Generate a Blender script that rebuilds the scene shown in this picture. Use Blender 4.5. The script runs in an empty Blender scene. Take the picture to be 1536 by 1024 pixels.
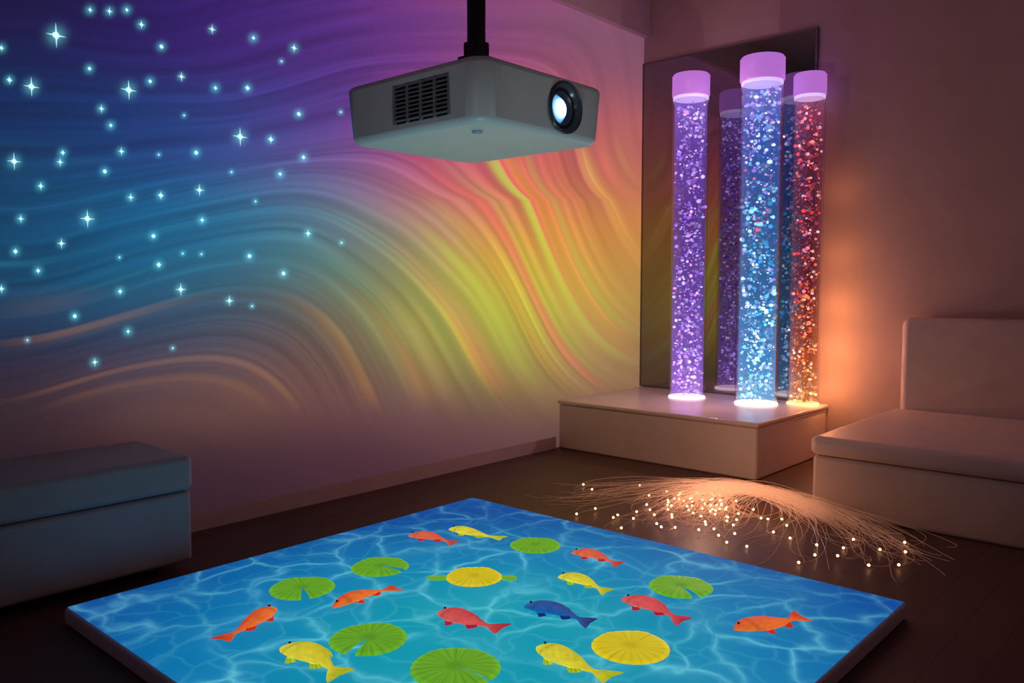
import bpy, bmesh, math, random
import numpy as np
from mathutils import Vector, Matrix
random.seed(7); rng=np.random.default_rng(7)
sc=bpy.context.scene
sc.view_settings.view_transform='Standard'
COL=sc.collection

# ------------------------------------------------------------------ helpers
def lin(c):
    c=np.asarray(c,dtype=float)/255.0
    return np.where(c<=0.04045,c/12.92,((c+0.055)/1.055)**2.4)
def L(r,g,b): 
    v=lin((r,g,b)); return (float(v[0]),float(v[1]),float(v[2]),1.0)

def link(o,parent=None):
    COL.objects.link(o)
    if parent is not None: o.parent=parent
    return o
def obj_from(name,verts,faces,mat=None,parent=None,smooth=False):
    me=bpy.data.meshes.new(name); me.from_pydata([tuple(v) for v in verts],[],faces); me.update()
    if smooth: me.polygons.foreach_set('use_smooth',[True]*len(me.polygons))
    o=bpy.data.objects.new(name,me)
    if mat: me.materials.append(mat)
    return link(o,parent)
def empty(name,loc,label,category,**kw):
    e=bpy.data.objects.new(name,None); e.empty_display_size=.1; e.location=loc
    link(e); e['label']=label; e['category']=category
    for k,v in kw.items(): e[k]=v
    return e
def tag(o,label,category,**kw):
    o['label']=label;o['category']=category
    for k,v in kw.items(): o[k]=v
    return o
def rbox(name,mn,mx,bev,mat,parent=None,segs=4,origin=(0,0,0),shape=None):
    bm=bmesh.new(); bmesh.ops.create_cube(bm,size=1)
    for v in bm.verts:
        v.co=Vector([(mn[i]+mx[i])/2+v.co[i]*(mx[i]-mn[i])-origin[i] for i in range(3)])
    if bev>0:
        bmesh.ops.bevel(bm,geom=bm.edges[:],offset=bev,segments=segs,profile=.5,affect='EDGES')
    if shape:
        for v in bm.verts: v.co=shape(v.co)
    me=bpy.data.meshes.new(name); bm.to_mesh(me); bm.free()
    if bev>0: me.polygons.foreach_set('use_smooth',[True]*len(me.polygons))
    me.materials.append(mat)
    o=bpy.data.objects.new(name,me); link(o,parent)
    if bev>0:
        m=o.modifiers.new('wn','WEIGHTED_NORMAL'); m.keep_sharp=False
    return o
def lathe(name,prof,mat,parent=None,seg=64,axis='Z',loc=(0,0,0)):
    vs=[];fs=[]
    n=len(prof)
    for i in range(seg):
        a=2*math.pi*i/seg
        for r,z in prof:
            p=(r*math.cos(a),r*math.sin(a),z)
            if axis=='Y': p=(p[0],p[2],p[1])
            vs.append((p[0]+loc[0],p[1]+loc[1],p[2]+loc[2]))
    for i in range(seg):
        j=(i+1)%seg
        for k in range(n-1):
            f=(i*n+k,j*n+k,j*n+k+1,i*n+k+1)
            fs.append(f if axis=='Z' else f[::-1])
    o=obj_from(name,vs,fs,mat,parent,True)
    bm=bmesh.new(); bm.from_mesh(o.data); bmesh.ops.remove_doubles(bm,verts=bm.verts,dist=1e-6); bmesh.ops.dissolve_degenerate(bm,edges=bm.edges,dist=1e-7); bm.to_mesh(o.data); bm.free()
    return o

# ------------------------------------------------------------------ materials
def nosample(m):
    try: m.cycles.emission_sampling='NONE'
    except Exception: pass
    return m
def mat_new(name):
    m=bpy.data.materials.new(name); m.use_nodes=True
    nt=m.node_tree; b=nt.nodes['Principled BSDF']; return m,nt,b
def mat_simple(name,col,rough=.5,metal=0,em=None,es=0,noise=0.0,nscale=8,bump=0):
    m,nt,b=mat_new(name)
    b.inputs['Roughness'].default_value=rough; b.inputs['Metallic'].default_value=metal
    b.inputs['Base Color'].default_value=col
    if noise>0 or bump>0:
        tc=nt.nodes.new('ShaderNodeTexCoord'); n=nt.nodes.new('ShaderNodeTexNoise'); n.inputs['Scale'].default_value=nscale; n.inputs['Detail'].default_value=5
        nt.links.new(tc.outputs['Object'],n.inputs['Vector'])
        if noise>0:
            r=nt.nodes.new('ShaderNodeValToRGB'); r.color_ramp.elements[0].position=.3; r.color_ramp.elements[1].position=.7
            r.color_ramp.elements[0].color=tuple(c*(1-noise) for c in col[:3])+(1,)
            r.color_ramp.elements[1].color=tuple(min(1,c*(1+noise)) for c in col[:3])+(1,)
            nt.links.new(n.outputs['Fac'],r.inputs['Fac']); nt.links.new(r.outputs['Color'],b.inputs['Base Color'])
        if bump>0:
            bp=nt.nodes.new('ShaderNodeBump'); bp.inputs['Strength'].default_value=bump; bp.inputs['Distance'].default_value=.01
            nt.links.new(n.outputs['Fac'],bp.inputs['Height']); nt.links.new(bp.outputs['Normal'],b.inputs['Normal'])
    if em is not None:
        b.inputs['Emission Color'].default_value=em; b.inputs['Emission Strength'].default_value=es
    return m
def mat_attr(name,es=1.0,rough=.6,base=None,basemul=None):
    m,nt,b=mat_new(name)
    a=nt.nodes.new('ShaderNodeAttribute'); a.attribute_name='Col'
    nt.links.new(a.outputs['Color'],b.inputs['Emission Color'])
    b.inputs['Emission Strength'].default_value=es; b.inputs['Roughness'].default_value=rough
    if base: b.inputs['Base Color'].default_value=base
    else: nt.links.new(a.outputs['Color'],b.inputs['Base Color'])
    return nosample(m)
def set_col(me,cols):
    a=me.color_attributes.new('Col','FLOAT_COLOR','POINT')
    arr=np.ones((len(me.vertices),4),dtype=np.float32); arr[:,:3]=cols
    a.data.foreach_set('color',arr.ravel())

M_wall=mat_simple('wall_paint',(.50,.37,.36,1),.85,noise=.05,nscale=3,bump=.03)
M_proj=mat_attr('wall_paint_with_projection',1.0,.95,base=(.15,.10,.10,1))  # same paint as the other walls, darkened so room light washes it less
M_proj.node_tree.nodes['Principled BSDF'].inputs['Specular IOR Level'].default_value=.1
M_ceil=mat_simple('ceiling_paint',(.45,.38,.38,1),.9,noise=.04)
M_trim=mat_simple('trim_paint',(.62,.48,.52,1),.6,noise=.04)
M_vinyl=mat_simple('cream_vinyl',(.66,.52,.47,1),.42,noise=.05,nscale=6,bump=.08)
M_vinyl_dimmed=mat_simple('cream_vinyl_dimmed',(.38,.41,.41,1),.42,noise=.05,nscale=6,bump=.08)  # same vinyl as the sofa; dimmer, cooler light painted into its colour
M_vinyl_pl=mat_simple('white_vinyl_platform',(.80,.66,.63,1),.25,noise=.04,nscale=5,bump=.05)
M_dark=mat_simple('dark_plastic',(.012,.012,.014,1),.45,noise=.2)
M_slot=mat_simple('vent_black',(.006,.006,.008,1),.7,noise=.2)
M_metal=mat_simple('dark_metal',(.03,.022,.03,1),.4,.6,noise=.2)
M_white=mat_simple('projector_plastic',(.78,.80,.82,1),.38,noise=.03)
M_pgrey=mat_simple('projector_front_plastic',(.45,.46,.50,1),.35,noise=.03)
M_matside=mat_simple('mat_vinyl_white',(.78,.76,.84,1),.6,noise=.06,bump=.05)
M_mirror=mat_simple('mirror_glass',(.24,.23,.25,1),.02,1.0)
M_frame=mat_simple('mirror_edge',(.16,.14,.16,1),.4,.4,noise=.1)

# floor
m,nt,b=mat_new('floor_boards'); M_floor=m
tc=nt.nodes.new('ShaderNodeTexCoord'); mp=nt.nodes.new('ShaderNodeMapping')
br=nt.nodes.new('ShaderNodeTexBrick'); br.inputs['Scale'].default_value=1; br.inputs['Brick Width'].default_value=1.3; br.inputs['Row Height'].default_value=.16; br.inputs['Mortar Size'].default_value=.002
br.inputs['Color1'].default_value=(.125,.062,.050,1); br.inputs['Color2'].default_value=(.15,.077,.06,1); br.inputs['Mortar'].default_value=(.06,.034,.028,1)
nt.links.new(tc.outputs['Object'],mp.inputs['Vector']); nt.links.new(mp.outputs['Vector'],br.inputs['Vector'])
ns=nt.nodes.new('ShaderNodeTexNoise'); mp2=nt.nodes.new('ShaderNodeMapping'); mp2.inputs['Scale'].default_value=(2,30,1); nt.links.new(tc.outputs['Object'],mp2.inputs['Vector']); nt.links.new(mp2.outputs['Vector'],ns.inputs['Vector']); ns.inputs['Detail'].default_value=6
mx=nt.nodes.new('ShaderNodeMixRGB'); mx.blend_type='MULTIPLY'; mx.inputs['Fac'].default_value=.35
nt.links.new(br.outputs['Color'],mx.inputs['Color1']); nt.links.new(ns.outputs['Fac'],mx.inputs['Color2']); nt.links.new(mx.outputs['Color'],b.inputs['Base Color'])
b.inputs['Roughness'].default_value=.5; b.inputs['Specular IOR Level'].default_value=.35

# water picture on the mat
m,nt,b=mat_new('water_picture'); M_water=m
tc=nt.nodes.new('ShaderNodeTexCoord')
def N(t): return nt.nodes.new(t)
def math_(op,a,bv=None,clamp=False):
    n=N('ShaderNodeMath'); n.operation=op; n.use_clamp=clamp
    for i,v in enumerate((a,bv)):
        if v is None: continue
        if isinstance(v,(int,float)): n.inputs[i].default_value=v
        else: nt.links.new(v,n.inputs[i])
    return n.outputs[0]
nz=N('ShaderNodeTexNoise'); nz.inputs['Scale'].default_value=2.3; nz.inputs['Detail'].default_value=3
nt.links.new(tc.outputs['Object'],nz.inputs['Vector'])
va=N('ShaderNodeVectorMath'); va.operation='SCALE'; va.inputs['Scale'].default_value=.5; nt.links.new(nz.outputs['Color'],va.inputs[0])
vb=N('ShaderNodeVectorMath'); vb.operation='ADD'; nt.links.new(tc.outputs['Object'],vb.inputs[0]); nt.links.new(va.outputs[0],vb.inputs[1])
def vor(scale,off):
    mp=N('ShaderNodeMapping'); mp.inputs['Location'].default_value=off; nt.links.new(vb.outputs[0],mp.inputs['Vector'])
    v=N('ShaderNodeTexVoronoi'); v.feature='SMOOTH_F1'; v.voronoi_dimensions='2D'; v.inputs['Scale'].default_value=scale; v.inputs['Smoothness'].default_value=.25
    nt.links.new(mp.outputs[0],v.inputs['Vector'])
    v2=N('ShaderNodeTexVoronoi'); v2.feature='DISTANCE_TO_EDGE'; v2.voronoi_dimensions='2D'; v2.inputs['Scale'].default_value=scale
    nt.links.new(mp.outputs[0],v2.inputs['Vector'])
    return v.outputs['Distance'],v2.outputs['Distance']
d1,e1=vor(3.6,(0,0,0)); d2,e2=vor(6.0,(3.1,1.7,0))
l1=math_('POWER',math_('SUBTRACT',1.0,math_('MULTIPLY',e1,6.0),True),3.0)
l2=math_('POWER',math_('SUBTRACT',1.0,math_('MULTIPLY',e2,6.0),True),3.2)
soft=math_('MULTIPLY',math_('POWER',math_('MULTIPLY',d1,1.3,True),2.0),.05)
mod=N('ShaderNodeTexNoise'); mod.inputs['Scale'].default_value=3.1; nt.links.new(tc.outputs['Object'],mod.inputs['Vector'])
mr=N('ShaderNodeMapRange'); mr.inputs['From Min'].default_value=.33; mr.inputs['From Max'].default_value=.66; mr.inputs['To Min'].default_value=.04; mr.inputs['To Max'].default_value=.50; nt.links.new(mod.outputs['Fac'],mr.inputs['Value'])
lines=math_('ADD',math_('MULTIPLY',l1,mr.outputs[0]),math_('MULTIPLY',l2,.10))
sep=N('ShaderNodeSeparateXYZ'); nt.links.new(tc.outputs['Object'],sep.inputs[0])
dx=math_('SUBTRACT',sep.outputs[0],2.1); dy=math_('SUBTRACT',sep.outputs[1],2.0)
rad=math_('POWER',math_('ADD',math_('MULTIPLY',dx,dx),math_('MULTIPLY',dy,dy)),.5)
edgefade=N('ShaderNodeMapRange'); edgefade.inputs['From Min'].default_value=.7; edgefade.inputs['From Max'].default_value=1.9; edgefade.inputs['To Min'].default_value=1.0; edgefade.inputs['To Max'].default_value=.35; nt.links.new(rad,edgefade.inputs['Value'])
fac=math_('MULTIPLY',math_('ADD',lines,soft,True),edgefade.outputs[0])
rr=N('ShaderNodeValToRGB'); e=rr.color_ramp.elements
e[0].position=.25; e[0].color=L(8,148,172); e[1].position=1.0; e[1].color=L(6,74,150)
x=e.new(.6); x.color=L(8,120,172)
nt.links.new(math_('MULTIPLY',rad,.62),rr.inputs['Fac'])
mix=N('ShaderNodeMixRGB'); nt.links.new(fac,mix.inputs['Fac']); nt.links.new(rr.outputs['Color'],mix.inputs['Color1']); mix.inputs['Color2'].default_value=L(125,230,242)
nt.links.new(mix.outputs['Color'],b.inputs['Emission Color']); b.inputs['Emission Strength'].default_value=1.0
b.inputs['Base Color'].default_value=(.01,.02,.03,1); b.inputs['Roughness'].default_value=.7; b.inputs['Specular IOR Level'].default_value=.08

M_creature=mat_attr('projected_creature',.76,.6)
M_cap=mat_simple('tube_cap_glow',(.22,.12,.30,1),.4,em=L(186,112,214),es=.85,noise=.03)

# ------------------------------------------------------------------ room shell
XB,YL,CH=6.6,4.3,4.05
X0,Y0=-1.2,-1.3
def plain(name,mn,mx,mat,**kw):
    o=rbox(name,mn,mx,0,mat); o['kind']='structure'; return o
plain('floor',(X0-.1,Y0-.1,-.1),(XB+.1,YL+.1,0),M_floor)
plain('ceiling',(X0-.1,Y0-.1,CH),(XB+.1,YL+.1,CH+.1),M_ceil)
plain('wall_back',(XB,Y0-.1,0),(XB+.1,YL+.1,CH),M_wall)
plain('wall_right',(X0,Y0-.1,0),(XB,Y0,CH),M_wall)
plain('wall_front',(X0-.1,Y0,0),(X0,YL,CH),M_wall)
plain('trim_1',(X0,YL-.06,3.65),(XB,YL-.001,CH),M_trim)
plain('baseboard_left',(X0,YL-.018,0),(5.3,YL-.001,.095),M_trim)
plain('baseboard_back',(XB-.018,1.93,0),(XB-.001,2.48,.095),M_trim)

# projector light painted as wall emission colours, laid out in the camera's image frame
CY,SY=math.cos(math.radians(42.05)),math.sin(math.radians(42.05)); CP,SP=math.cos(math.atan(82/1230)),math.sin(math.atan(82/1230))
def wall_to_img(X,Z):
    f=X*CY+YL*SY; r=X*SY-YL*CY; u=Z-1.35
    d=f*CP-u*SP; w=f*SP+u*CP
    return 768+1230*r/d, 512-1230*w/d
def img_to_wall(px,py):
    a=px-768;b_=512-py; g=1230*CP+b_*SP; v=-1230*SP+b_*CP
    t=YL/(g*SY-a*CY); return t*(g*CY+a*SY), 1.35+t*v
S=[(50,20,18,20,66),(50,150,8,42,90),(50,300,6,66,106),(50,430,6,66,100),(50,520,26,40,70),(50,600,60,44,50),(50,650,36,24,36),
(200,50,32,24,92),(200,200,16,58,118),(200,350,6,90,136),(200,450,10,86,118),(200,530,38,56,92),(200,590,104,70,60),(200,700,42,26,38),
(350,50,54,30,112),(350,200,42,64,136),(350,330,22,104,148),(350,420,30,98,122),(350,500,70,78,98),(350,580,114,78,62),(350,700,56,34,48),
(500,50,72,38,120),(500,150,68,52,138),(500,250,94,68,148),(500,320,66,132,146),(500,400,70,118,106),(500,480,116,90,72),(500,560,114,74,72),(500,690,72,44,58),
(640,50,104,50,128),(640,150,112,60,136),(650,260,196,72,114),(650,320,160,120,104),(650,420,152,152,76),(650,500,110,136,78),(650,600,104,70,78),
(780,30,128,68,112),(780,150,176,72,108),(780,260,218,78,94),(780,350,214,142,56),(780,420,208,184,46),(780,480,168,196,58),(780,550,160,142,62),(780,640,92,58,70),
(880,60,116,74,100),(880,200,172,90,92),(880,260,206,102,72),(880,340,226,152,48),(870,450,196,162,48),(870,530,162,122,68),(870,600,102,72,74),
(935,100,118,80,96),(935,250,152,98,88),(935,400,172,116,72),(935,520,136,96,76),(600,740,58,34,44),(400,780,42,26,34),(750,670,76,48,58),(100,800,20,15,22),
(50,-100,16,18,60),(400,-100,50,28,100),(800,-100,104,58,92),(-150,300,8,40,76),(-150,600,34,26,38),(-400,300,6,20,40)]
S=np.array(S,float)
def noise1(x,seed,n=4096):
    r=np.random.default_rng(seed).random(n); x=np.asarray(x)+2000.0
    i=np.floor(x).astype(int); f=x-i; f=f*f*f*(f*(f*6-15)+10)
    return r[i%n]*(1-f)+r[(i+1)%n]*f
def noise2(x,y,seed,n=256):
    r=np.random.default_rng(seed).random((n,n)); x=x+1000.0;y=y+1000.0
    i=np.floor(x).astype(int);j=np.floor(y).astype(int);fx=x-i;fy=y-j
    fx=fx*fx*fx*(fx*(fx*6-15)+10);fy=fy*fy*fy*(fy*(fy*6-15)+10)
    a=r[i%n,j%n];b_=r[(i+1)%n,j%n];c=r[i%n,(j+1)%n];d=r[(i+1)%n,(j+1)%n]
    return (a*(1-fx)+b_*fx)*(1-fy)+(c*(1-fx)+d*fx)*fy
stars_big=[(84,53,21),(47,130,17),(193,135,17),(360,205,16),(21,242,15),(131,328,16),(299,285,11),(271,434,12),(344,451,10),(92,365,10),(272,115,9),(318,44,9)]
stars_small=[(134,103),(212,37),(380,57),(242,70),(441,72),(422,92),(164,17),(190,15),(135,15),(225,122),(323,132),(371,132),(152,163),(166,188),(14,120),(276,173),(448,171),(511,168),(406,209),(455,236),(420,261),(383,302),(347,258),(294,229),(94,229),(90,243),(182,227),(238,232),(61,279),(157,257),(196,296),(241,293),(303,330),(31,328),(230,354),(302,381),(374,384),(425,410),(462,350),(512,364),(23,377),(57,406),(179,386),(238,397),(274,380),(180,437),(192,497),(112,474),(41,510),(259,522),(142,543),(2,433),(378,459),(2,72)]
tiny={(276,173),(383,302),(347,258),(179,386),(274,380),(41,510),(259,522),(512,364),(378,459),(422,92),(511,168),(302,381),(238,232)}
xs=np.concatenate([np.arange(X0,.9,.06),np.arange(.9,XB-.004,.0085),[XB]])
zs=np.concatenate([np.arange(0,3.72,.0085),np.arange(3.75,CH,.1),[CH]])
GX,GZ=np.meshgrid(xs,zs,indexing='ij'); nx,nzv=len(xs),len(zs)
U,V=wall_to_img(GX.ravel(),GZ.ravel())
bad=(GX.ravel()<-0.8)|(U<-1500)
U=np.clip(U,-1500,1600); V=np.clip(V,-800,1600)
Sl=lin(S[:,2:5])
acc=np.zeros((U.size,3)); w=np.zeros(U.size)
for k in range(len(S)):
    q=((U-S[k,0])/85)**2+((V-S[k,1])/52)**2
    g=np.exp(-.5*q)+1e-3/(1+q)**2; acc+=g[:,None]*Sl[k]; w+=g
base=acc/w[:,None]
def sm(x,a,b_): 
    t=np.clip((x-a)/(b_-a),0,1); return t*t*(3-2*t)
# flow lines: a swell that rises to a crest, then pours down to the right and levels out
dv=V-300
s=U-545+np.where(dv>0,.85*dv,-(1.1*np.sqrt(dv*dv+1600)-1.1*40)*1.0)
tab_s=np.array([-1000,-650,-420,-220,-90,0,90,180,330,480,640,820,1200.]); tab_h=np.array([.10,.02,-.14,-.24,-.14,.05,.45,.78,.80,.58,.25,.12,.1])
ss=np.linspace(-2600,2600,5201); hh=np.interp(ss,tab_s,tab_h)
hh=np.convolve(np.pad(hh,60,mode='edge'),np.ones(121)/121,'valid')
HH=np.cumsum(hh); HH-=np.interp(0,ss,HH)
H=np.interp(s,ss,HH)
psi=V-H+8*np.sin(U/70.0+V/130.0)
wob=(noise2(U/200,V/170,3)-.5)*34
ps=psi+wob
n1=noise1(ps/7.0,11)-.5; n2=noise1(ps/17,12)-.5; n3=noise1(ps/3.2,13)-.5
gate=noise2(U/110,ps/26,5); gate2=noise2(U/140,ps/13,6)
streak=(n1*.7*gate+n2*.38+n3*.46*gate2)
rightw=1/(1+np.exp(-(U-430)/70)); lower=1/(1+np.exp((V-590)/24))
edge_r=1-sm(U,860,960)
topf=.35+.65*sm(V,20,200)
amp=(.50+.24*rightw)*lower*(1/(1+np.exp(-(V+200)/50)))*(.25+.75*edge_r)*np.where(U>560,topf,1)
mul=np.clip(1+streak*amp*1.25,.58,1.75)
col=base*mul[:,None]
rib=sm(noise1(ps/14,21),.35,1.0)*(.25+.75*gate)
hue=noise1(ps/28,22)
acc1=lin((248,166,42)); acc2=lin((234,88,92)); acc3=lin((160,216,60)); acc4=lin((60,190,205))
hw=sm(hue,.38,.50)[:,None]; hw2=sm(hue,.54,.64)[:,None]
cc=(acc1*(1-hw)+acc2*hw)*(1-hw2)+acc3*hw2
zone=sm(U,560,740)*sm(V,190,260)*(1-sm(V,520,610))*(.05+.95*edge_r)
col=col*(1-(rib*zone*.50))[:,None]+(rib*zone*.66)[:,None]*cc
rib2=sm(noise1(ps/9,31),.5,1.0)*gate2
col+= (rib2*zone*.30)[:,None]*acc1
zonel=(1-sm(U,380,640))*sm(V,180,300)*(1-sm(V,400,480))
col+= (sm(noise1(ps/12,23),.50,.98)*gate2*zonel*.13)[:,None]*acc4
zg=sm(U,420,540)*(1-sm(U,640,760))*sm(V,290,330)*(1-sm(V,480,560))
col+= (sm(noise1(ps/12,26),.45,.95)*gate*zg*.20)[:,None]*lin((110,190,130))
zo=sm(V,420,500)*(1-sm(V,570,630))*(1-sm(U,620,720))*sm(U,-50,120)
col+= (sm(noise1(ps/14,24),.40,.95)*zo*.12)[:,None]*acc1
zp=(1-sm(V,170,270))*sm(U,480,640)*(.1+.9*edge_r)*topf
col+= (sm(noise1(ps/16,25),.45,1.0)*gate*zp*.26)[:,None]*lin((225,85,140))
# star halos
for (a,b_,r) in stars_big: col+= (np.exp(-((U-a)**2+(V-b_)**2)/(2*(r*.42)**2))*.42)[:,None]*lin((110,215,230))
for (a,b_) in stars_small: col+= (np.exp(-((U-a)**2+(V-b_)**2)/(2*(2.8 if (a,b_) in tiny else 4.6)**2))*.5)[:,None]*lin((90,205,225))
col=np.clip(col,0,1.2); col[bad]*=.3
verts=np.stack([GX.ravel(),np.full(GX.size,YL),GZ.ravel()],1)
idx=np.arange(nx*nzv).reshape(nx,nzv)
quads=np.stack([idx[:-1,:-1],idx[1:,:-1],idx[1:,1:],idx[:-1,1:]],-1).reshape(-1,4)
sv=[];sf=[];b0=len(verts)
def addstar(u,v,r,k,npts=4):
    X,Z=img_to_wall(u,v); X2,_=img_to_wall(u+r,v); _,Z2=img_to_wall(u,v-r); rx,rz=abs(X2-X),abs(Z2-Z)
    st=len(sv)+b0; sv.append((X,YL-.002,Z)); m_=npts*2
    for i in range(m_):
        a=math.pi*2*i/m_; q=1 if i%2==0 else k
        if i%4==0 and npts==4: q*=.8
        sv.append((X+rx*q*math.cos(a),YL-.002,Z+rz*q*math.sin(a)))
    for i in range(m_): sf.append((st,st+1+i,st+1+(i+1)%m_))
for a,b_,r in stars_big: addstar(a,b_,r*.92,.12); addstar(a,b_,r*.28,.85,5)
for a,b_ in stars_small:
    if (a,b_) in tiny: addstar(a,b_,1.5,.9,5)
    else: addstar(a,b_,random.choice([2.2,2.6,3.1]),.9,5); addstar(a,b_,random.choice([4.5,5.5,7]),.16)
nall=len(verts)+len(sv)
me=bpy.data.meshes.new('wall_left')
me.vertices.add(nall); me.vertices.foreach_set('co',np.concatenate([verts,np.array(sv)]).astype(np.float32).ravel())
nq,ntr=len(quads),len(sf)
loops=np.concatenate([quads.ravel(),np.array(sf).ravel()]).astype(np.int32)
me.loops.add(len(loops)); me.loops.foreach_set('vertex_index',loops)
me.polygons.add(nq+ntr)
me.polygons.foreach_set('loop_start',np.concatenate([np.arange(nq)*4,nq*4+np.arange(ntr)*3]).astype(np.int32))
me.update(calc_edges=True); me.validate()
M_star=nosample(mat_simple('projected_star',(.3,.4,.4,1),.9,em=L(185,240,246),es=1.05))
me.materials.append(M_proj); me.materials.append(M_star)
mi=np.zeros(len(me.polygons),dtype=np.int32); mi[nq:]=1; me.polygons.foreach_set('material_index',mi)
cols=np.concatenate([col,np.ones((len(sv),3))]); set_col(me,cols)
wl=bpy.data.objects.new('wall_left',me); link(wl); wl['kind']='structure'

# ------------------------------------------------------------------ mirror
mr_=empty('wall_mirror',(XB-.02,3.48,.41),'tall frameless wall mirror standing behind the bubble tubes','mirror')
def child_box(name,mn,mx,bev,mat,par,**kw):
    o=rbox(name,mn,mx,bev,mat,par,origin=tuple(par.location),**kw); return o
child_box('mirror_glass',(XB-.022,2.675,.425),(XB-.016,4.285,3.40),0,M_mirror,mr_)
fr=[((XB-.026,2.66,.412),(XB-.004,2.675,3.412)),((XB-.026,4.285,.412),(XB-.004,4.297,3.412)),((XB-.026,2.675,3.40),(XB-.004,4.285,3.412)),((XB-.026,2.675,.412),(XB-.004,4.285,.425))]
for a,b_ in fr: child_box('frame_edge',a,b_,0,M_frame,mr_)

# ------------------------------------------------------------------ platform
pl=empty('platform',(5.95,3.4,0),'low white padded corner platform carrying the bubble tubes','platform')
child_box('platform_base',(5.32,2.51,0),(6.575,4.275,.372),.02,M_vinyl_pl,pl)
child_box('platform_top',(5.305,2.495,.374),(6.575,4.278,.408),.014,M_vinyl_pl,pl)

# ------------------------------------------------------------------ seating
sb=empty('padded_bench',(.4,4.0,0),'white padded bench along the projection wall','bench')
child_box('bench_base',(-1.0,3.70,.05),(1.83,4.275,.385),.02,M_vinyl_dimmed,sb)
child_box('cushion',(-1.0,3.69,.388),(1.84,4.278,.556),.03,M_vinyl_dimmed,sb)
for xx in (-.8,1.60):
    for yy in (3.78,4.12): child_box('foot',(xx,yy,0),(xx+.1,yy+.08,.05),.004,M_dark,sb)
so=empty('padded_sofa',(5.7,.4,0),'cream padded bench seat with a backrest against the wall','sofa')
child_box('sofa_base',(4.82,-1.1,.0),(6.57,1.92,.343),.025,M_vinyl,so)
child_box('cushion',(4.80,-1.1,.346),(6.35,1.935,.462),.045,M_vinyl,so)
child_box('backrest',(6.34,-1.1,.35),(6.575,1.90,1.125),.06,M_vinyl,so)

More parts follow.
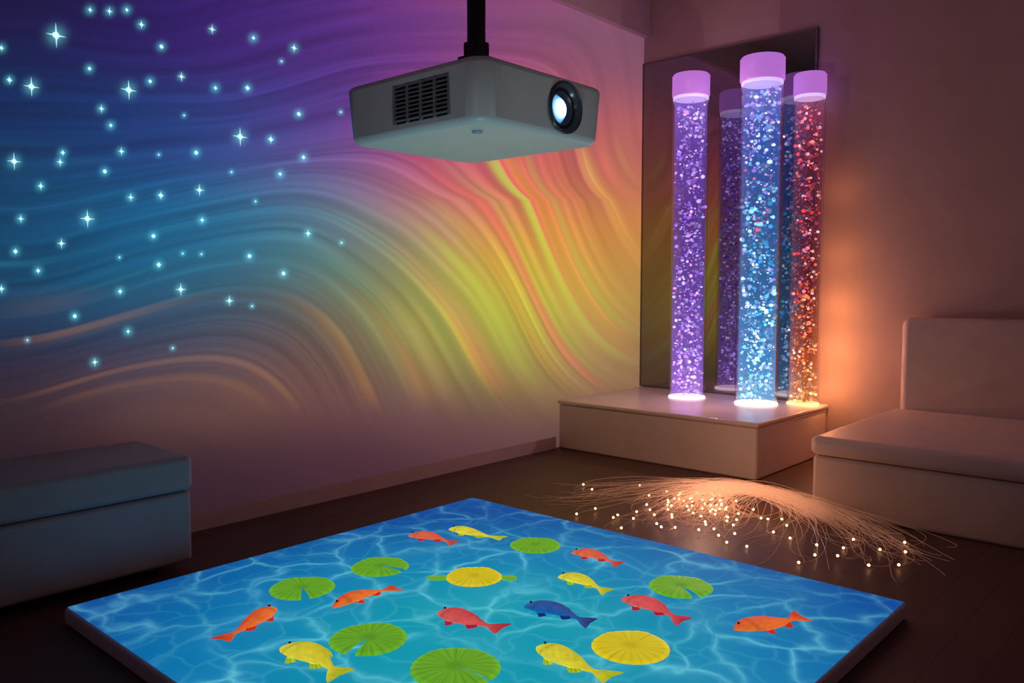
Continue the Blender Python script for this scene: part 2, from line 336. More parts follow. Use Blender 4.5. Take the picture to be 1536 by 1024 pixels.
# ------------------------------------------------------------------ bubble tubes
def tube(cx,cy,r,z0,z1,capr,label,prof,ringcol,nb,seed,fill):
    e=empty('bubble_tube',(cx,cy,z0),label,'bubble tube',group='bubble tubes on the platform')
    Hh=z1-z0; ch=.19*(r/.165)**.3
    m_ring=mat_simple('tube_base_glow',(.8,.7,.6,1),.4,em=ringcol,es=1.9)
    lathe('base_ring',[(0,0),(r*1.02,0),(r*1.02,.012),(r*.9,.018),(0,.018)],m_ring,e)
    m,nt,b=mat_new('clear_acrylic'); nt.nodes.remove(b)
    out=[n for n in nt.nodes if n.type=='OUTPUT_MATERIAL'][0]
    tr=nt.nodes.new('ShaderNodeBsdfTransparent'); tr.inputs['Color'].default_value=(.96,.96,.98,1)
    gl=nt.nodes.new('ShaderNodeBsdfGlossy'); gl.inputs['Roughness'].default_value=.04
    lw=nt.nodes.new('ShaderNodeLayerWeight'); lw.inputs['Blend'].default_value=.2
    rp=nt.nodes.new('ShaderNodeMapRange'); rp.inputs['To Min'].default_value=.02; rp.inputs['To Max'].default_value=.6; nt.links.new(lw.outputs['Facing'],rp.inputs['Value'])
    mxs=nt.nodes.new('ShaderNodeMixShader'); nt.links.new(rp.outputs[0],mxs.inputs[0]); nt.links.new(tr.outputs[0],mxs.inputs[1]); nt.links.new(gl.outputs[0],mxs.inputs[2]); nt.links.new(mxs.outputs[0],out.inputs['Surface'])
    lathe('acrylic_tube',[(r,.018),(r,Hh-ch)],m,e)
    lathe('cap',[(0,Hh-ch),(r*1.0,Hh-ch),(r*capr,Hh-ch+.006),(r*capr,Hh-.02),(r*capr-.012,Hh-.004),(r*.8,Hh),(0,Hh)],M_cap,e)
    lathe('cap_light_ring',[(0,Hh-ch-.022),(r*.97,Hh-ch-.022),(r*.97,Hh-ch-.002),(0,Hh-ch-.002)],nosample(mat_simple('cap_under_glow',(.4,.4,.5,1),.4,em=L(220,190,245),es=1.1)),e)
    rg=np.random.default_rng(seed)
    top=Hh-ch-.024
    nseg,nr=32,80; vs=[];fs=[];cl=[]
    def colat(t):
        ts=[p[0] for p in prof]; i=max(0,min(len(prof)-2,int(np.searchsorted(ts,t))-1)); f=(t-ts[i])/(ts[i+1]-ts[i]); f=min(1,max(0,f))
        return i,f
    for j in range(nr):
        t=j/(nr-1); i,f=colat(t)
        c=lin(prof[i][3])*(1-f)+lin(prof[i+1][3])*f
        for k in range(nseg):
            a=2*math.pi*k/nseg; vs.append((r*.88*math.cos(a),r*.88*math.sin(a),.02+t*(top-.02))); cl.append(c)
    for j in range(nr-1):
        for k in range(nseg):
            k2=(k+1)%nseg; fs.append((j*nseg+k,j*nseg+k2,(j+1)*nseg+k2,(j+1)*nseg+k))
    m,nt,b=mat_new('lit_water'); nt.nodes.remove(b); out=[n for n in nt.nodes if n.type=='OUTPUT_MATERIAL'][0]
    tr=nt.nodes.new('ShaderNodeBsdfTransparent'); em=nt.nodes.new('ShaderNodeEmission'); at=nt.nodes.new('ShaderNodeAttribute'); at.attribute_name='Col'
    nt.links.new(at.outputs['Color'],em.inputs['Color']); em.inputs['Strength'].default_value=1.0
    mxs=nt.nodes.new('ShaderNodeMixShader'); mxs.inputs[0].default_value=fill
    nt.links.new(tr.outputs[0],mxs.inputs[1]); nt.links.new(em.outputs[0],mxs.inputs[2]); nt.links.new(mxs.outputs[0],out.inputs['Surface'])
    nosample(m)
    o=obj_from('water_column',vs,fs,m,e,True); set_col(o.data,np.array(cl))
    bm=bmesh.new(); bmesh.ops.create_icosphere(bm,subdivisions=2,radius=1); bv=np.array([v.co[:] for v in bm.verts]); bf=np.array([[v.index for v in f.verts] for f in bm.faces]); bm.free()
    V_=[];F_=[];C_=[]
    for n in range(nb):
        t=rg.random(); rad=math.sqrt(rg.random())*r*.84; a=rg.random()*2*math.pi
        spark=rg.random()<.06
        sz=(.005+.013*rg.random()**2.2)*(r/.15)**.5
        if spark: sz=(.006+.007*rg.random())
        scl=np.array([sz*rg.uniform(.8,1.35),sz*rg.uniform(.8,1.35),sz*rg.uniform(.7,1.2)])
        z=.035+t*(top-.07)
        F_.append(bf+len(V_)*len(bv)); V_.append(bv*scl+np.array([rad*math.cos(a),rad*math.sin(a),z]))
        i,f=colat(t); p=prof[i] if rg.random()>f else prof[i+1]
        ws=np.array([w_ for _,w_ in p[1]]); c=lin(p[1][rg.choice(len(ws),p=ws/ws.sum())][0])
        br_=p[2]*(.12+1.6*rg.random()**2.2)
        vc=np.repeat((c*br_)[None],len(bv),0)
        if spark: vc=np.repeat((c*.8+.30)[None],len(bv),0)*p[2]*1.3
        C_.append(vc)
    m=mat_attr('lit_bubble',1.0,.12,base=(.15,.15,.2,1))
    # a bubble glows more at its bright core than at its rim
    nt=m.node_tree; b=nt.nodes['Principled BSDF']; lw=nt.nodes.new('ShaderNodeLayerWeight'); lw.inputs['Blend'].default_value=.5
    rp=nt.nodes.new('ShaderNodeMapRange'); rp.inputs['To Min'].default_value=1.55; rp.inputs['To Max'].default_value=.45; nt.links.new(lw.outputs['Facing'],rp.inputs['Value']); nt.links.new(rp.outputs[0],b.inputs['Emission Strength'])
    o=obj_from('bubbles',np.concatenate(V_),[tuple(int(q) for q in f) for f in np.concatenate(F_)],m,e,True); set_col(o.data,np.concatenate(C_)); o['kind']='stuff'
    return e
purple=[(0,[((235,215,255),3),((190,140,255),4),((240,160,240),2)],1.6,(190,135,250)),
        (.12,[((225,200,255),3),((180,125,250),4),((240,150,230),1)],1.4,(145,95,220)),
        (.35,[((205,180,255),3),((160,110,235),4),((235,150,230),1)],1.25,(100,60,172)),
        (.6,[((190,150,245),3),((130,90,210),4),((220,130,220),1)],1.15,(86,52,152)),
        (.85,[((205,165,250),3),((150,105,230),4),((220,130,220),1)],1.25,(106,72,182)),
        (1,[((215,190,255),3),((170,130,245),4),((230,160,240),1)],1.4,(145,105,225))]
blue=[(0,[((235,250,255),4),((120,210,250),4),((170,200,255),2)],1.8,(130,200,255)),
      (.15,[((225,250,255),4),((90,195,245),4),((150,180,255),2)],1.6,(70,155,228)),
      (.35,[((200,240,255),4),((60,170,240),4),((150,160,250),1)],1.4,(30,112,184)),
      (.6,[((150,225,245),3),((50,155,225),4),((180,130,240),2),((255,70,100),.8)],1.25,(30,98,166)),  # the few red bubbles are reflections painted as bubble colour
      (.85,[((190,215,255),3),((90,150,240),4),((190,130,245),2)],1.25,(64,98,190)),
      (1,[((210,215,255),3),((130,150,245),4),((190,140,250),2)],1.5,(130,130,232))]
red=[(0,[((255,215,160),4),((255,150,70),4),((255,110,60),2)],1.7,(225,130,65)),
     (.15,[((255,190,130),3),((250,115,50),4),((230,70,50),2)],1.5,(170,74,42)),
     (.35,[((255,140,90),3),((235,75,45),4),((160,50,80),1)],1.3,(104,36,38)),
     (.6,[((225,110,150),3),((215,55,55),4),((120,50,90),2)],1.15,(80,32,52)),
     (.85,[((240,120,130),3),((215,55,55),4),((160,80,140),2)],1.2,(98,38,58)),
     (1,[((255,150,160),3),((225,70,80),4),((220,130,190),1)],1.35,(150,70,112))]
tube(6.17,3.554,.151,.409,3.115,1.02,'clear bubble tube glowing purple with a lavender cap',purple,L(255,215,225),1250,1,.45)
tube(6.2,2.94,.165,.409,3.15,1.04,'clear bubble tube glowing cyan blue with a lavender cap',blue,L(255,240,235),1450,2,.45)
tube(6.44,2.655,.122,.409,3.02,1.02,'slim clear bubble tube glowing red and orange',red,L(255,190,110),1000,3,.43)

# ------------------------------------------------------------------ play mat
MX0,MX1,MY0,MY1=1.19,3.49,1.0,3.47
pm=empty('play_mat',((MX0+MX1)/2,(MY0+MY1)/2,0),'square padded floor mat glowing with a blue water picture','mat')
child_box('mat_pad',(MX0-.012,MY0-.012,0),(MX1+.012,MY1+.012,.068),.014,M_matside,pm)
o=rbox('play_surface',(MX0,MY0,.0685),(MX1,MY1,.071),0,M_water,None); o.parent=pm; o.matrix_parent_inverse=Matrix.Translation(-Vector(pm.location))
ZS=.0715
def lily(cx,cy,R_,rot,notch,c1,c2,label,parent=None,nm='lily_pad',seed=0):
    rg=np.random.default_rng(seed); seg=160; rings=[0,.12,.3,.5,.7,.85,.94,1.0]
    vs=[];cl=[];fs=[]; n=len(rings); half=notch/2
    nrib=22
    for i in range(seg+1):
        a=half+(2*math.pi-notch)*i/seg if notch>0 else 2*math.pi*i/seg
        rb=abs(math.sin(a*nrib/2))
        edge=1+.005*math.sin(a*nrib)+.012*math.sin(a*3+seed)
        rn=rg.random()
        for k,q in enumerate(rings):
            r=R_*q*edge
            z=.004+.010*q*(1-q)*2+.0015*rb*q+(.002*math.sin(a*5+seed) if q>.8 else 0)
            if q==1: z=.001
            vs.append((r*math.cos(a+rot),r*math.sin(a+rot),z))
            f=min(1,(rb**.3)*.42+.34+.24*rn)
            if q<.15: f=.6
            c=lin(c1)*(1-f)+lin(c2)*f
            if q>.9: c=c*1.2
            cl.append(c)
    for i in range(seg):
        for k in range(n-1): fs.append((i*n+k,i*n+k+1,(i+1)*n+k+1,(i+1)*n+k))
    o=obj_from(nm,vs,fs,M_creature,parent,True); set_col(o.data,np.array(cl))
    o.location=(cx,cy,ZS) if parent is None else (0,0,.012)
    if parent is None: tag(o,label,'lily pad',group='lily pads on the play mat')
    return o
G1,G2=(34,96,16),(110,182,38); Y1,Y2=(146,122,8),(226,208,28)
toward=math.atan2(-SY,-CY)
rt=math.atan2(-CY,SY)
lp='round ribbed green lily pad with a notch on the water mat'
pads=[(2.324,2.909,.131,rt-.5,.24,G1,G2,lp),(3.037,2.583,.125,0,0,G1,G2,'round ribbed green lily pad without a notch on the water mat'),
(1.933,2.945,.136,toward+.35,.26,G1,G2,lp),(3.024,1.758,.134,toward+.3,.26,G1,G2,lp),(1.807,2.332,.14,toward-.3,.26,G1,G2,lp),
(1.861,1.936,.152,toward+.9,.05,G1,G2,'large ribbed green lily pad near the mat edge'),(2.39,1.587,.138,0,0,Y1,Y2,'round ribbed yellow lily pad on the water mat')]
for i,p in enumerate(pads): lily(*p,seed=i+1)

def fish(nose,tail,wr,c_back,c_belly,c_fin,flip,label,seed):
    rg=np.random.default_rng(seed)
    nx_,ny_=nose; tx,ty=tail; Ln=math.hypot(nx_-tx,ny_-ty); ang=math.atan2(ty-ny_,tx-nx_)
    W=Ln*wr*.5
    st=[(0,.02),(.02,.22),(.06,.48),(.12,.72),(.16,.84),(.2,.92),(.25,.97),(.3,1.0),(.36,.99),(.42,.96),(.47,.89),(.52,.80),(.57,.69),(.62,.56),(.70,.36),(.76,.24),(.80,.22),(.84,.34),(.88,.54),(.93,.80),(.97,.98),(1.0,1.05)]
    m_=20; vs=[];cl=[];fs=[]
    bend=.05*Ln*rg.choice([-1,1])
    def cx_(t): return t*Ln
    def cy_(t): return bend*math.sin(t*math.pi*1.3)*(.3+t)
    cb,ce,cf=lin(c_back),lin(c_belly),lin(c_fin)
    for j,(t,wq) in enumerate(st):
        istail=max(0,(t-.78)/.22)
        for k in range(m_):
            a=2*math.pi*k/m_; yy=math.cos(a)*W*wq; hh=.020*(wq if t<.78 else .24)*(1-.65*istail)
            zz=.5*hh*(1+math.sin(a))*1.5
            xx=cx_(t)
            if istail>0: xx+=(abs(yy)/W)*.12*Ln*istail-.10*Ln*istail
            vs.append((xx,cy_(t)+yy,zz+.001))
            side=(math.cos(a)*flip*.5+.5); f=side**1.3
            c=ce*(1-f)+cb*f
            if istail>0: c=c*(1-istail*.7)+cf*istail*.7
            if abs(t-.2)<.03: c=c*.72
            c=c*(1+.32*(rg.random()-.5))*(1-.13*((j+k)%2))
            cl.append(c)
    for i in range(len(st)-1):
        for k in range(m_):
            k2=(k+1)%m_; fs.append((i*m_+k,(i+1)*m_+k,(i+1)*m_+k2,i*m_+k2))
    fs.append(tuple(range(m_))[::1]); fs.append(tuple((len(st)-1)*m_+k for k in range(m_))[::-1])
    body=obj_from('fish',vs,fs,M_creature,None,True); set_col(body.data,np.array(cl))
    sub=body.modifiers.new('sub','SUBSURF'); sub.levels=1; sub.render_levels=1
    body.location=(nx_,ny_,ZS); body.rotation_euler=(0,0,ang)
    tag(body,label,'fish',group='fish on the play mat')
    def fin(t0,t1,side,hf,sweep,nm):
        pts=[];n=9;cols=[]
        wf=lambda t: np.interp(t,[q[0] for q in st],[q[1] for q in st])
        for i in range(n):
            t=t0+(t1-t0)*i/(n-1); y=cy_(t)+side*W*wf(t)*.86
            e=math.sin(math.pi*min(1,(i+.4)/(n-.4)))**.7
            pts.append((cx_(t),y,.007)); pts.append((cx_(t)+sweep*Ln,y+side*hf*W*e*(1.1-.5*i/n),.004))
            pts.append((cx_(t)+sweep*Ln*.5,y+side*hf*W*e*.5,.012))
            q=1.2 if i%2 else .75
            cols+= [cf*q,cf*1.1*q,cf*q]
        ff=[]
        for i in range(n-1): ff+= [(i*3,i*3+2,i*3+5,i*3+3),(i*3+2,i*3+1,i*3+4,i*3+5)]
        o=obj_from(nm,pts,ff,M_creature,body,True); set_col(o.data,np.array(cols))
    fin(.20,.58,flip,.38,.06,'dorsal_fin'); fin(.24,.34,-flip,.6,.07,'pelvic_fin'); fin(.54,.66,-flip,.45,.06,'anal_fin')
    bm=bmesh.new(); bmesh.ops.create_uvsphere(bm,u_segments=14,v_segments=8,radius=.005)
    me=bpy.data.meshes.new('eye'); bm.to_mesh(me); bm.free(); me.materials.append(M_dark)
    o=bpy.data.objects.new('eye',me); o.location=(.085*Ln,flip*W*.2,.020); o['label']='small dark eye'; link(o,body)
OR=((222,62,24),(245,122,50),(205,45,25)); RD=((205,52,45),(238,110,75),(185,40,45)); PK=((190,38,58),(232,95,92),(175,30,60)); YE=((196,190,18),(238,226,60),(170,190,25)); BL=((12,62,140),(30,98,176),(10,48,118))
fl=[((2.715,3.168),(2.805,2.903),.34,RD,'red orange fish lying flat on the water mat'),((2.935,3.098),(2.997,2.772),.26,YE,'slender yellow fish on the water mat'),
((3.067,2.382),(3.096,2.108),.34,RD,'red orange fish lying flat on the water mat'),((2.768,2.223),(2.778,1.951),.34,YE,'yellow fish with forked tail on the water mat'),
((1.89,2.667),(2.21,2.661),.27,OR,'orange fish swimming away from a lily pad'),((1.737,2.837),(1.445,2.709),.28,OR,'orange fish near the mat corner'),
((2.144,2.326),(2.186,2.025),.38,PK,'crimson fish in the middle of the water mat'),((2.416,2.115),(2.475,1.814),.36,BL,'dark blue fish on the water mat'),
((2.742,1.869),(2.725,1.556),.36,PK,'pinkish red fish beside a lily pad'),((2.767,1.381),(3.062,1.229),.34,OR,'bright orange fish near the mat edge'),
((1.559,2.508),(1.585,2.171),.36,YE,'plump yellow fish near the mat edge'),((2.171,1.837),(2.14,1.50),.33,YE,'yellow fish beside a yellow lily pad')]
for i,(a,b_,wr,c,lb) in enumerate(fl):
    ang=math.atan2(b_[1]-a[1],b_[0]-a[0])
    nrm=(-math.sin(ang),math.cos(ang)); flip=1 if (nrm[0]*CY+nrm[1]*SY)>0 else -1
    fish(a,b_,wr,c[0],c[1],c[2],flip,lb,i)

# turtle
tt=empty('turtle',(2.496,2.475,ZS),'green turtle with a round yellow shell on the mat','turtle')
tt.rotation_euler=(0,0,rt)
vs=[];fs=[];cl=[]
stt=[(-.205,.004),(-.195,.020),(-.17,.030),(-.14,.027),(-.115,.018),(-.08,.06),(0,.08),(.08,.06),(.115,.018),(.13,.020),(.15,.030),(.168,.028),(.182,.016),(.187,.003)]
for x_,w_ in stt:
    for k in range(14):
        a=2*math.pi*k/14; vs.append((x_,math.cos(a)*w_,.001+.007*(1+math.sin(a)))); cl.append(lin((92,165,50)) if k%2 else lin((125,190,60)))
for i in range(len(stt)-1):
    for k in range(14):
        k2=(k+1)%14; fs.append((i*14+k,(i+1)*14+k,(i+1)*14+k2,i*14+k2))
fs.append(tuple(range(14))); fs.append(tuple((len(stt)-1)*14+k for k in range(14))[::-1])
o=obj_from('body',vs,fs,M_creature,tt,True); set_col(o.data,np.array(cl)); o['label']='lime green head and tail'
sh=lily(0,0,.122,0,0,Y1,Y2,'',parent=tt,nm='shell',seed=9); sh['label']='ribbed yellow shell'

# ------------------------------------------------------------------ projector
PX0,PX1,PY0,PY1,PZ0,PZ1=1.428,1.945,1.388,1.940,1.750,1.908
pj=empty('ceiling_projector',(1.675,1.645,PZ1),'white ceiling projector hanging from a dark pole','projector')
def pshape(co):
    z=co.z/(PZ1-PZ0)+1
    k=1-.05*max(0,(.3-z)/.3)
    return Vector((co.x*k,co.y*k,co.z-.006*(1-min(1,(co.x/.24)**2))*(1-min(1,(co.y/.25)**2))*(1 if z<.2 else 0)))
bm=bmesh.new(); bmesh.ops.create_cube(bm,size=1)
for v in bm.verts: v.co=Vector(((PX0+PX1)/2+v.co.x*(PX1-PX0),(PY0+PY1)/2+v.co.y*(PY1-PY0),(PZ0+PZ1)/2+v.co.z*(PZ1-PZ0)))-Vector(pj.location)
ve=[e_ for e_ in bm.edges if abs(e_.verts[0].co.z-e_.verts[1].co.z)>.1]
bmesh.ops.bevel(bm,geom=ve,offset=.055,segments=10,profile=.5,affect='EDGES')
he=[e_ for e_ in bm.edges if abs(e_.verts[0].co.z-e_.verts[1].co.z)<1e-5 and len(e_.link_faces)==2 and abs(abs(e_.link_faces[0].normal.z)-abs(e_.link_faces[1].normal.z))>.5]
bmesh.ops.bevel(bm,geom=he,offset=.016,segments=5,profile=.5,affect='EDGES')
for v in bm.verts: v.co=pshape(v.co)
me=bpy.data.meshes.new('projector_body'); bm.to_mesh(me); bm.free(); me.materials.append(M_white)
body=bpy.data.objects.new('projector_body',me); link(body)
LX,LZ,LR=1.752,1.828,.064
def boolcut(bmc):
    cme=bpy.data.meshes.new('cut'); bmc.to_mesh(cme); bmc.free(); c_=bpy.data.objects.new('cut',cme); link(c_)
    md=body.modifiers.new('b','BOOLEAN'); md.object=c_; md.operation='DIFFERENCE'; md.solver='EXACT'; return c_
bm=bmesh.new(); bmesh.ops.create_cone(bm,cap_ends=True,segments=64,radius1=LR,radius2=LR,depth=.10,matrix=Matrix.Translation(Vector((LX,PY0,LZ))-Vector(pj.location))@Matrix.Rotation(math.pi/2,4,'X'))
cuts=[boolcut(bm)]
bm=bmesh.new(); bmesh.ops.create_cube(bm,size=1,matrix=Matrix.Translation(Vector((PX0,1.607,1.829))-Vector(pj.location))@Matrix.Diagonal((.024,.215,.104,1)))
cuts.append(boolcut(bm))
for (x0,x1,z0,z1) in ((1.497,1.500,1.772,1.893),(1.895,1.898,1.772,1.893),(1.497,1.898,1.770,1.7725),(1.497,1.898,1.8925,1.895)):
    bm=bmesh.new(); bmesh.ops.create_cube(bm,size=1,matrix=Matrix.Translation(Vector(((x0+x1)/2,PY0,(z0+z1)/2))-Vector(pj.location))@Matrix.Diagonal((x1-x0,.006,z1-z0,1)))
    cuts.append(boolcut(bm))
dg=bpy.context.evaluated_depsgraph_get(); nm_=bpy.data.meshes.new_from_object(body.evaluated_get(dg))
body.modifiers.clear(); body.data=nm_; nm_.polygons.foreach_set('use_smooth',[len(p.vertices)<5 and p.area<.0035 for p in nm_.polygons])
for c_ in cuts: bpy.data.objects.remove(c_)
body.parent=pj
def pbox(name,mn,mx,bev,mat,par=pj,**kw):
    o=rbox(name,mn,mx,bev,mat,None,origin=tuple(pj.location),**kw); o.parent=par
    return o
vg=pbox('vent_grille',(PX0+.009,1.505,1.780),(PX0+.0115,1.712,1.879),0,M_slot)
bm=bmesh.new()
def addb(mn,mx):
    c=[(mn[i]+mx[i])/2-pj.location[i] for i in range(3)]; d=[mx[i]-mn[i] for i in range(3)]
    bmesh.ops.create_cube(bm,size=1,matrix=Matrix.Translation(c)@Matrix.Diagonal((*d,1)))
for i in range(9):
    z=1.785+i*.0109; addb((PX0+.002,1.501,z),(PX0+.010,1.713,z+.0034))
for i in range(5):
    y=1.499+i*.0522; addb((PX0+.001,y,1.778),(PX0+.010,y+.0065,1.880))
me=bpy.data.meshes.new('grille_bars'); bm.to_mesh(me); bm.free(); me.materials.append(mat_simple('grille_grey',(.30,.30,.34,1),.5,noise=.1))
gb=bpy.data.objects.new('grille_bars',me); link(gb,vg)
for i in range(12):
    y=1.53+i*.021; pbox('air_slot',(PX0+.009,y,PZ1-.011),(PX0+.03,y+.012,PZ1-.0025),0,M_slot)
lo=(LX-pj.location[0],PY0-pj.location[1],LZ-pj.location[2])
lh=lathe('lens_housing',[(LR+.006,-.001),(LR+.004,-.006),(LR-.001,-.006),(LR-.004,.002),(.054,.008),(.052,.030),(.048,.030),(.047,.012),(.043,.010),(.041,.036),(.038,.036)],mat_simple('lens_ring',(.09,.10,.12,1),.25,.3,noise=.1),pj,axis='Y',loc=lo)
m,nt,b=mat_new('lens_glow')
tc=nt.nodes.new('ShaderNodeTexCoord'); vl=nt.nodes.new('ShaderNodeVectorMath'); vl.operation='LENGTH'; nt.links.new(tc.outputs['Object'],vl.inputs[0])
rp=nt.nodes.new('ShaderNodeValToRGB'); e=rp.color_ramp.elements; e[0].position=.38; e[0].color=(1,1,1,1); e[1].position=1; e[1].color=L(40,70,100)
q=e.new(.58); q.color=L(165,215,245); q=e.new(.76); q.color=L(75,120,165)
mm=nt.nodes.new('ShaderNodeMath'); mm.operation='MULTIPLY'; mm.inputs[1].default_value=1/.038; nt.links.new(vl.outputs['Value'],mm.inputs[0]); nt.links.new(mm.outputs[0],rp.inputs['Fac'])
nt.links.new(rp.outputs['Color'],b.inputs['Emission Color']); b.inputs['Emission Strength'].default_value=3; b.inputs['Base Color'].default_value=(.02,.03,.05,1); b.inputs['Roughness'].default_value=.05
ln=lathe('lens',[(0,-.016),(.010,-.015),(.02,-.010),(.03,-.002),(.039,.010)],m,None,axis='Y'); ln.location=(lo[0],lo[1]+.022,lo[2]); ln.parent=pj; ln['label']='glowing white blue glass lens'
pj_l=pj.location
lathe('foot',[(0,0),(.013,0),(.015,.004),(.015,.014),(0,.014)],M_pgrey,pj,seg=24,loc=(1.53-pj_l[0],1.50-pj_l[1],PZ0-.006-pj_l[2]))
mt=empty('ceiling_mount',(1.675,1.645,CH),'dark metal pole mount fixed to the ceiling','mount')
def mbox(name,mn,mx,bev): return rbox(name,mn,mx,bev,M_metal,mt,origin=tuple(mt.location),segs=2)
mbox('mount_plate',(1.60,1.57,PZ1+.001),(1.75,1.72,PZ1+.012),.003)
mbox('bracket',(1.635,1.605,PZ1+.012),(1.715,1.685,PZ1+.085),.008)
mbox('knuckle',(1.648,1.618,PZ1+.085),(1.702,1.672,PZ1+.125),.006)
lathe('pole',[(.026,PZ1+.12-CH),(.026,-.02),(.07,-.02),(.07,-.001),(0,-.001)],M_metal,mt,seg=32)
lathe('bolt',[(0,0),(.009,0),(.009,.012),(0,.012)],M_metal,mt,seg=6,axis='Y',loc=(0,-.052,PZ1+.05-CH))
lathe('bolt',[(0,0),(.009,0),(.009,.012),(0,.012)],M_metal,mt,seg=6,axis='Y',loc=(.028,-.052,PZ1+.05-CH))

# ------------------------------------------------------------------ fibre optic bundle
fb=empty('fibre_optic_bundle',(4.5,2.3,0),'bundle of glowing fibre optic strands spread on the floor','fibre optic lamp')
tips=[(4.382,3.303),(4.318,3.183),(3.939,2.878),(3.783,2.9),(3.859,2.691),(3.914,2.59),(4.068,2.669),(3.891,2.419),(4.603,2.789),(4.63,2.706),(4.627,2.583),(4.699,2.504),(3.955,2.073),(3.937,2.182),(3.898,1.883),(3.879,1.986),(3.828,1.579),(3.948,1.548),(4.14,1.615),(4.21,1.504),(4.357,1.506),(4.006,1.31),(4.303,1.354),(4.103,1.203),(4.479,1.288),(4.301,1.232),(4.341,1.863),(4.178,1.773),(4.209,1.88),(4.178,2.101)]
while len(tips)<96:
    c=random.choice([(4.45,2.5,.17,.2),(4.3,2.4,.22,.22),(4.15,2.3,.2,.3),(4.5,2.4,.12,.15)])
    p=(random.gauss(c[0],c[2]),random.gauss(c[1],c[3]))
    if 3.66<p[0]<4.74 and 1.2<p[1]<3.3: tips.append(p)
def bez(P,t):
    P=[np.array(p,float) for p in P]
    while len(P)>1: P=[P[i]*(1-t)+P[i+1]*t for i in range(len(P)-1)]
    return P[0]
m,nt,b=mat_new('fibre_strand'); M_fib=m
b.inputs['Base Color'].default_value=(.75,.60,.54,1); b.inputs['Roughness'].default_value=.25
geo=nt.nodes.new('ShaderNodeTexCoord'); vl=nt.nodes.new('ShaderNodeVectorMath'); vl.operation='LENGTH'; nt.links.new(geo.outputs['Object'],vl.inputs[0])
rp=nt.nodes.new('ShaderNodeMapRange'); rp.inputs['From Min'].default_value=.05; rp.inputs['From Max'].default_value=.6; rp.inputs['To Min'].default_value=.65; rp.inputs['To Max'].default_value=.10; nt.links.new(vl.outputs['Value'],rp.inputs['Value']); nt.links.new(rp.outputs[0],b.inputs['Emission Strength'])
b.inputs['Emission Color'].default_value=L(255,172,122)
b.inputs['Alpha'].default_value=.45; nosample(m)
sv=[];sf=[];tiploc=[]
def strand(tip,tz,rad=.0012,loose=0):
    g=random.gauss
    root=(4.62+g(0,.06),1.75+g(0,.12),.015+abs(g(0,.02)))
    h1=(4.84+g(0,.03),2.10+g(0,.14),.07+abs(g(0,.04)))
    h2=(4.76+g(0,.07),2.60+g(0,.18),.14+abs(g(0,.06)))
    if tip[1]<1.98:
        root=(4.30+g(0,.12),2.50+g(0,.14),.02); h1=(4.78+g(0,.08),2.55+g(0,.12),.16+abs(g(0,.06))); h2=(4.90+g(0,.07),1.75+g(0,.18),.07+abs(g(0,.04)))
    mid=((h2[0]+tip[0])/2+g(0,.12),(h2[1]+tip[1])/2+g(0,.18),.01)
    pre=(tip[0]*.8+mid[0]*.2+g(0,.14),tip[1]*.8+mid[1]*.2+g(0,.16),-.01)
    P=[root,h1,h2,mid,pre,(tip[0],tip[1],tz)]
    n=26; pts=[bez(P,i/(n-1)) for i in range(n)]
    for p in pts: p[2]=max(p[2],.004); p[0]=min(p[0],4.79)
    base_=len(sv)
    for i,p in enumerate(pts):
        d=pts[min(i+1,n-1)]-pts[max(i-1,0)]; d/=np.linalg.norm(d)+1e-9
        a=np.cross(d,(0,0,1)); a/=np.linalg.norm(a)+1e-9; c=np.cross(a,d)
        for k in range(3):
            an=2*math.pi*k/3; q=p+rad*(a*math.cos(an)+c*math.sin(an)); sv.append((q[0]-4.5,q[1]-2.3,q[2]))
    for i in range(n-1):
        for k in range(3):
            k2=(k+1)%3; sf.append((base_+i*3+k,base_+i*3+k2,base_+i*3+3+k2,base_+i*3+3+k))
    return pts
for tp in tips:
    z=.012+abs(random.gauss(0,.012)); strand(tp,z); tiploc.append((tp[0],tp[1],z))
    strand((min(4.74,tp[0]+random.gauss(0,.12)),tp[1]+random.gauss(0,.14)),.006)
for i in range(40): strand((4.25+random.gauss(0,.2),3.2+random.gauss(0,.16)),.006)
for i in range(64): strand((min(4.7,4.36+random.gauss(0,.17)),1.34+random.gauss(0,.14)),.006)
o=obj_from('strands',sv,sf,M_fib,fb); o['kind']='stuff'
M_tip=mat_simple('fibre_tip_glow',(1,.8,.6,1),.4,em=L(255,190,130),es=6)
bm=bmesh.new(); bmesh.ops.create_icosphere(bm,subdivisions=2,radius=.0068); tme=bpy.data.meshes.new('light_tip'); bm.to_mesh(tme); bm.free(); tme.materials.append(M_tip)
for t in tiploc:
    o=bpy.data.objects.new('light_tip',tme); o.location=(t[0]-4.5,t[1]-2.3,max(t[2],.009)); o.scale=(1,)*3; link(o,fb)

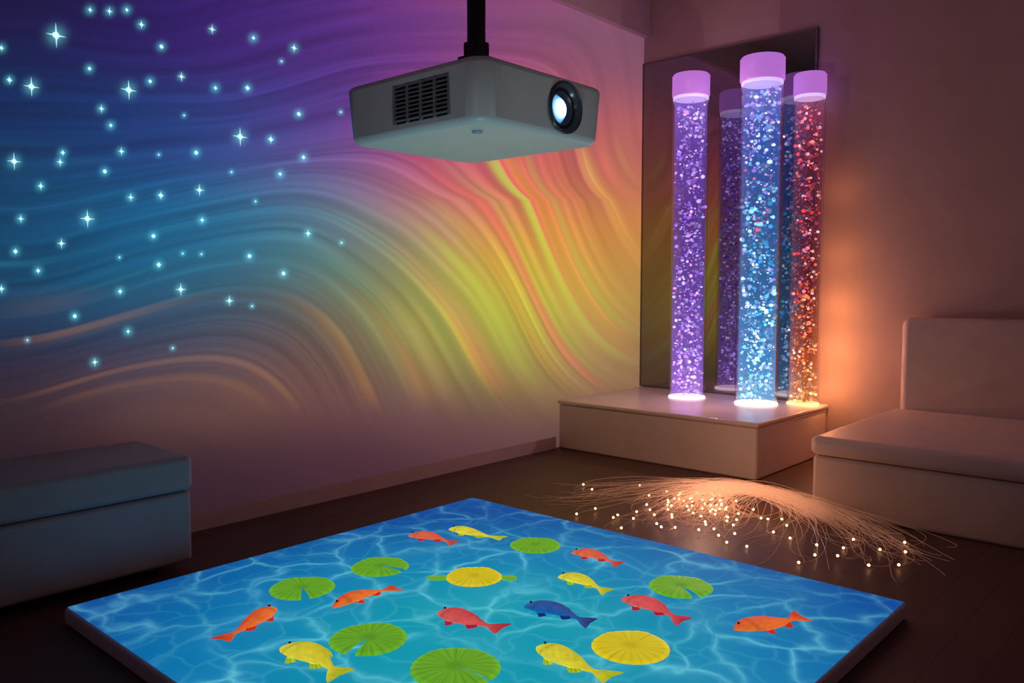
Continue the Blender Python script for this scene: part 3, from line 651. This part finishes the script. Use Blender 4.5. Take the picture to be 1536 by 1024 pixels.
# ------------------------------------------------------------------ lights
def light(name,kind,loc,energy,col,size=.1,rot=None,target=None,**kw):
    l=bpy.data.lights.new(name,kind); l.energy=energy; l.color=col
    if kind=='AREA': l.size=size
    elif kind in('POINT','SPOT'): l.shadow_soft_size=size
    for k,v in kw.items(): setattr(l,k,v)
    o=bpy.data.objects.new(name,l); o.location=loc
    if rot: o.rotation_euler=rot
    if target is not None: o.rotation_euler=(Vector(target)-Vector(loc)).to_track_quat('-Z','Y').to_euler()
    link(o); return o
for z_,e_ in ((.55,2.8),(.85,3.4),(1.2,2.5),(1.6,1.3),(2.1,.7)):
    light('tube_side_fill','POINT',(6.38,2.44,z_),e_,(1,.36,.13),0)  # unseen fill points added for the orange glow on the wall
light('fibre_glow','POINT',(4.5,2.5,.40),3.6,(1,.50,.28),0)
light('fibre_glow','POINT',(4.2,2.3,.3),1.8,(1,.50,.28),0)
light('tube_glow','POINT',(5.75,3.2,.95),7.0,(.97,.52,.64),0)
light('tube_glow','POINT',(5.95,3.2,2.7),4,(.9,.52,.54),0)
light('room_warm_glow','POINT',(5.2,3.3,3.2),4,(1,.54,.48),0)
light('seat_warm_spot','SPOT',(4.4,2.8,2.4),11,(1,.60,.46),.3,target=(5.2,1.6,.3),spot_size=math.radians(62),spot_blend=1.0)
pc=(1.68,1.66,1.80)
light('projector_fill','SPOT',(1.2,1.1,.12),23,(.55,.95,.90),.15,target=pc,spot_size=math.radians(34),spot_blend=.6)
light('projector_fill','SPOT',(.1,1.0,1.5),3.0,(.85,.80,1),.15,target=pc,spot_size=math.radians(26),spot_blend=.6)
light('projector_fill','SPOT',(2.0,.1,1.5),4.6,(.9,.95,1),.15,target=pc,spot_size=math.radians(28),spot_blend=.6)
w=bpy.data.worlds.new('world'); sc.world=w; w.use_nodes=True; w.node_tree.nodes['Background'].inputs[0].default_value=(.5,.45,.6,1); w.node_tree.nodes['Background'].inputs[1].default_value=.02

# ------------------------------------------------------------------ camera
cd=bpy.data.cameras.new('camera'); cd.sensor_width=36; cd.lens=36*1230/1536; cd.clip_start=.05
cam=bpy.data.objects.new('camera',cd); cam.location=(0,0,1.35)
cam.rotation_euler=(math.pi/2-math.atan(82/1230),0,math.radians(42.05-90)); link(cam); sc.camera=cam
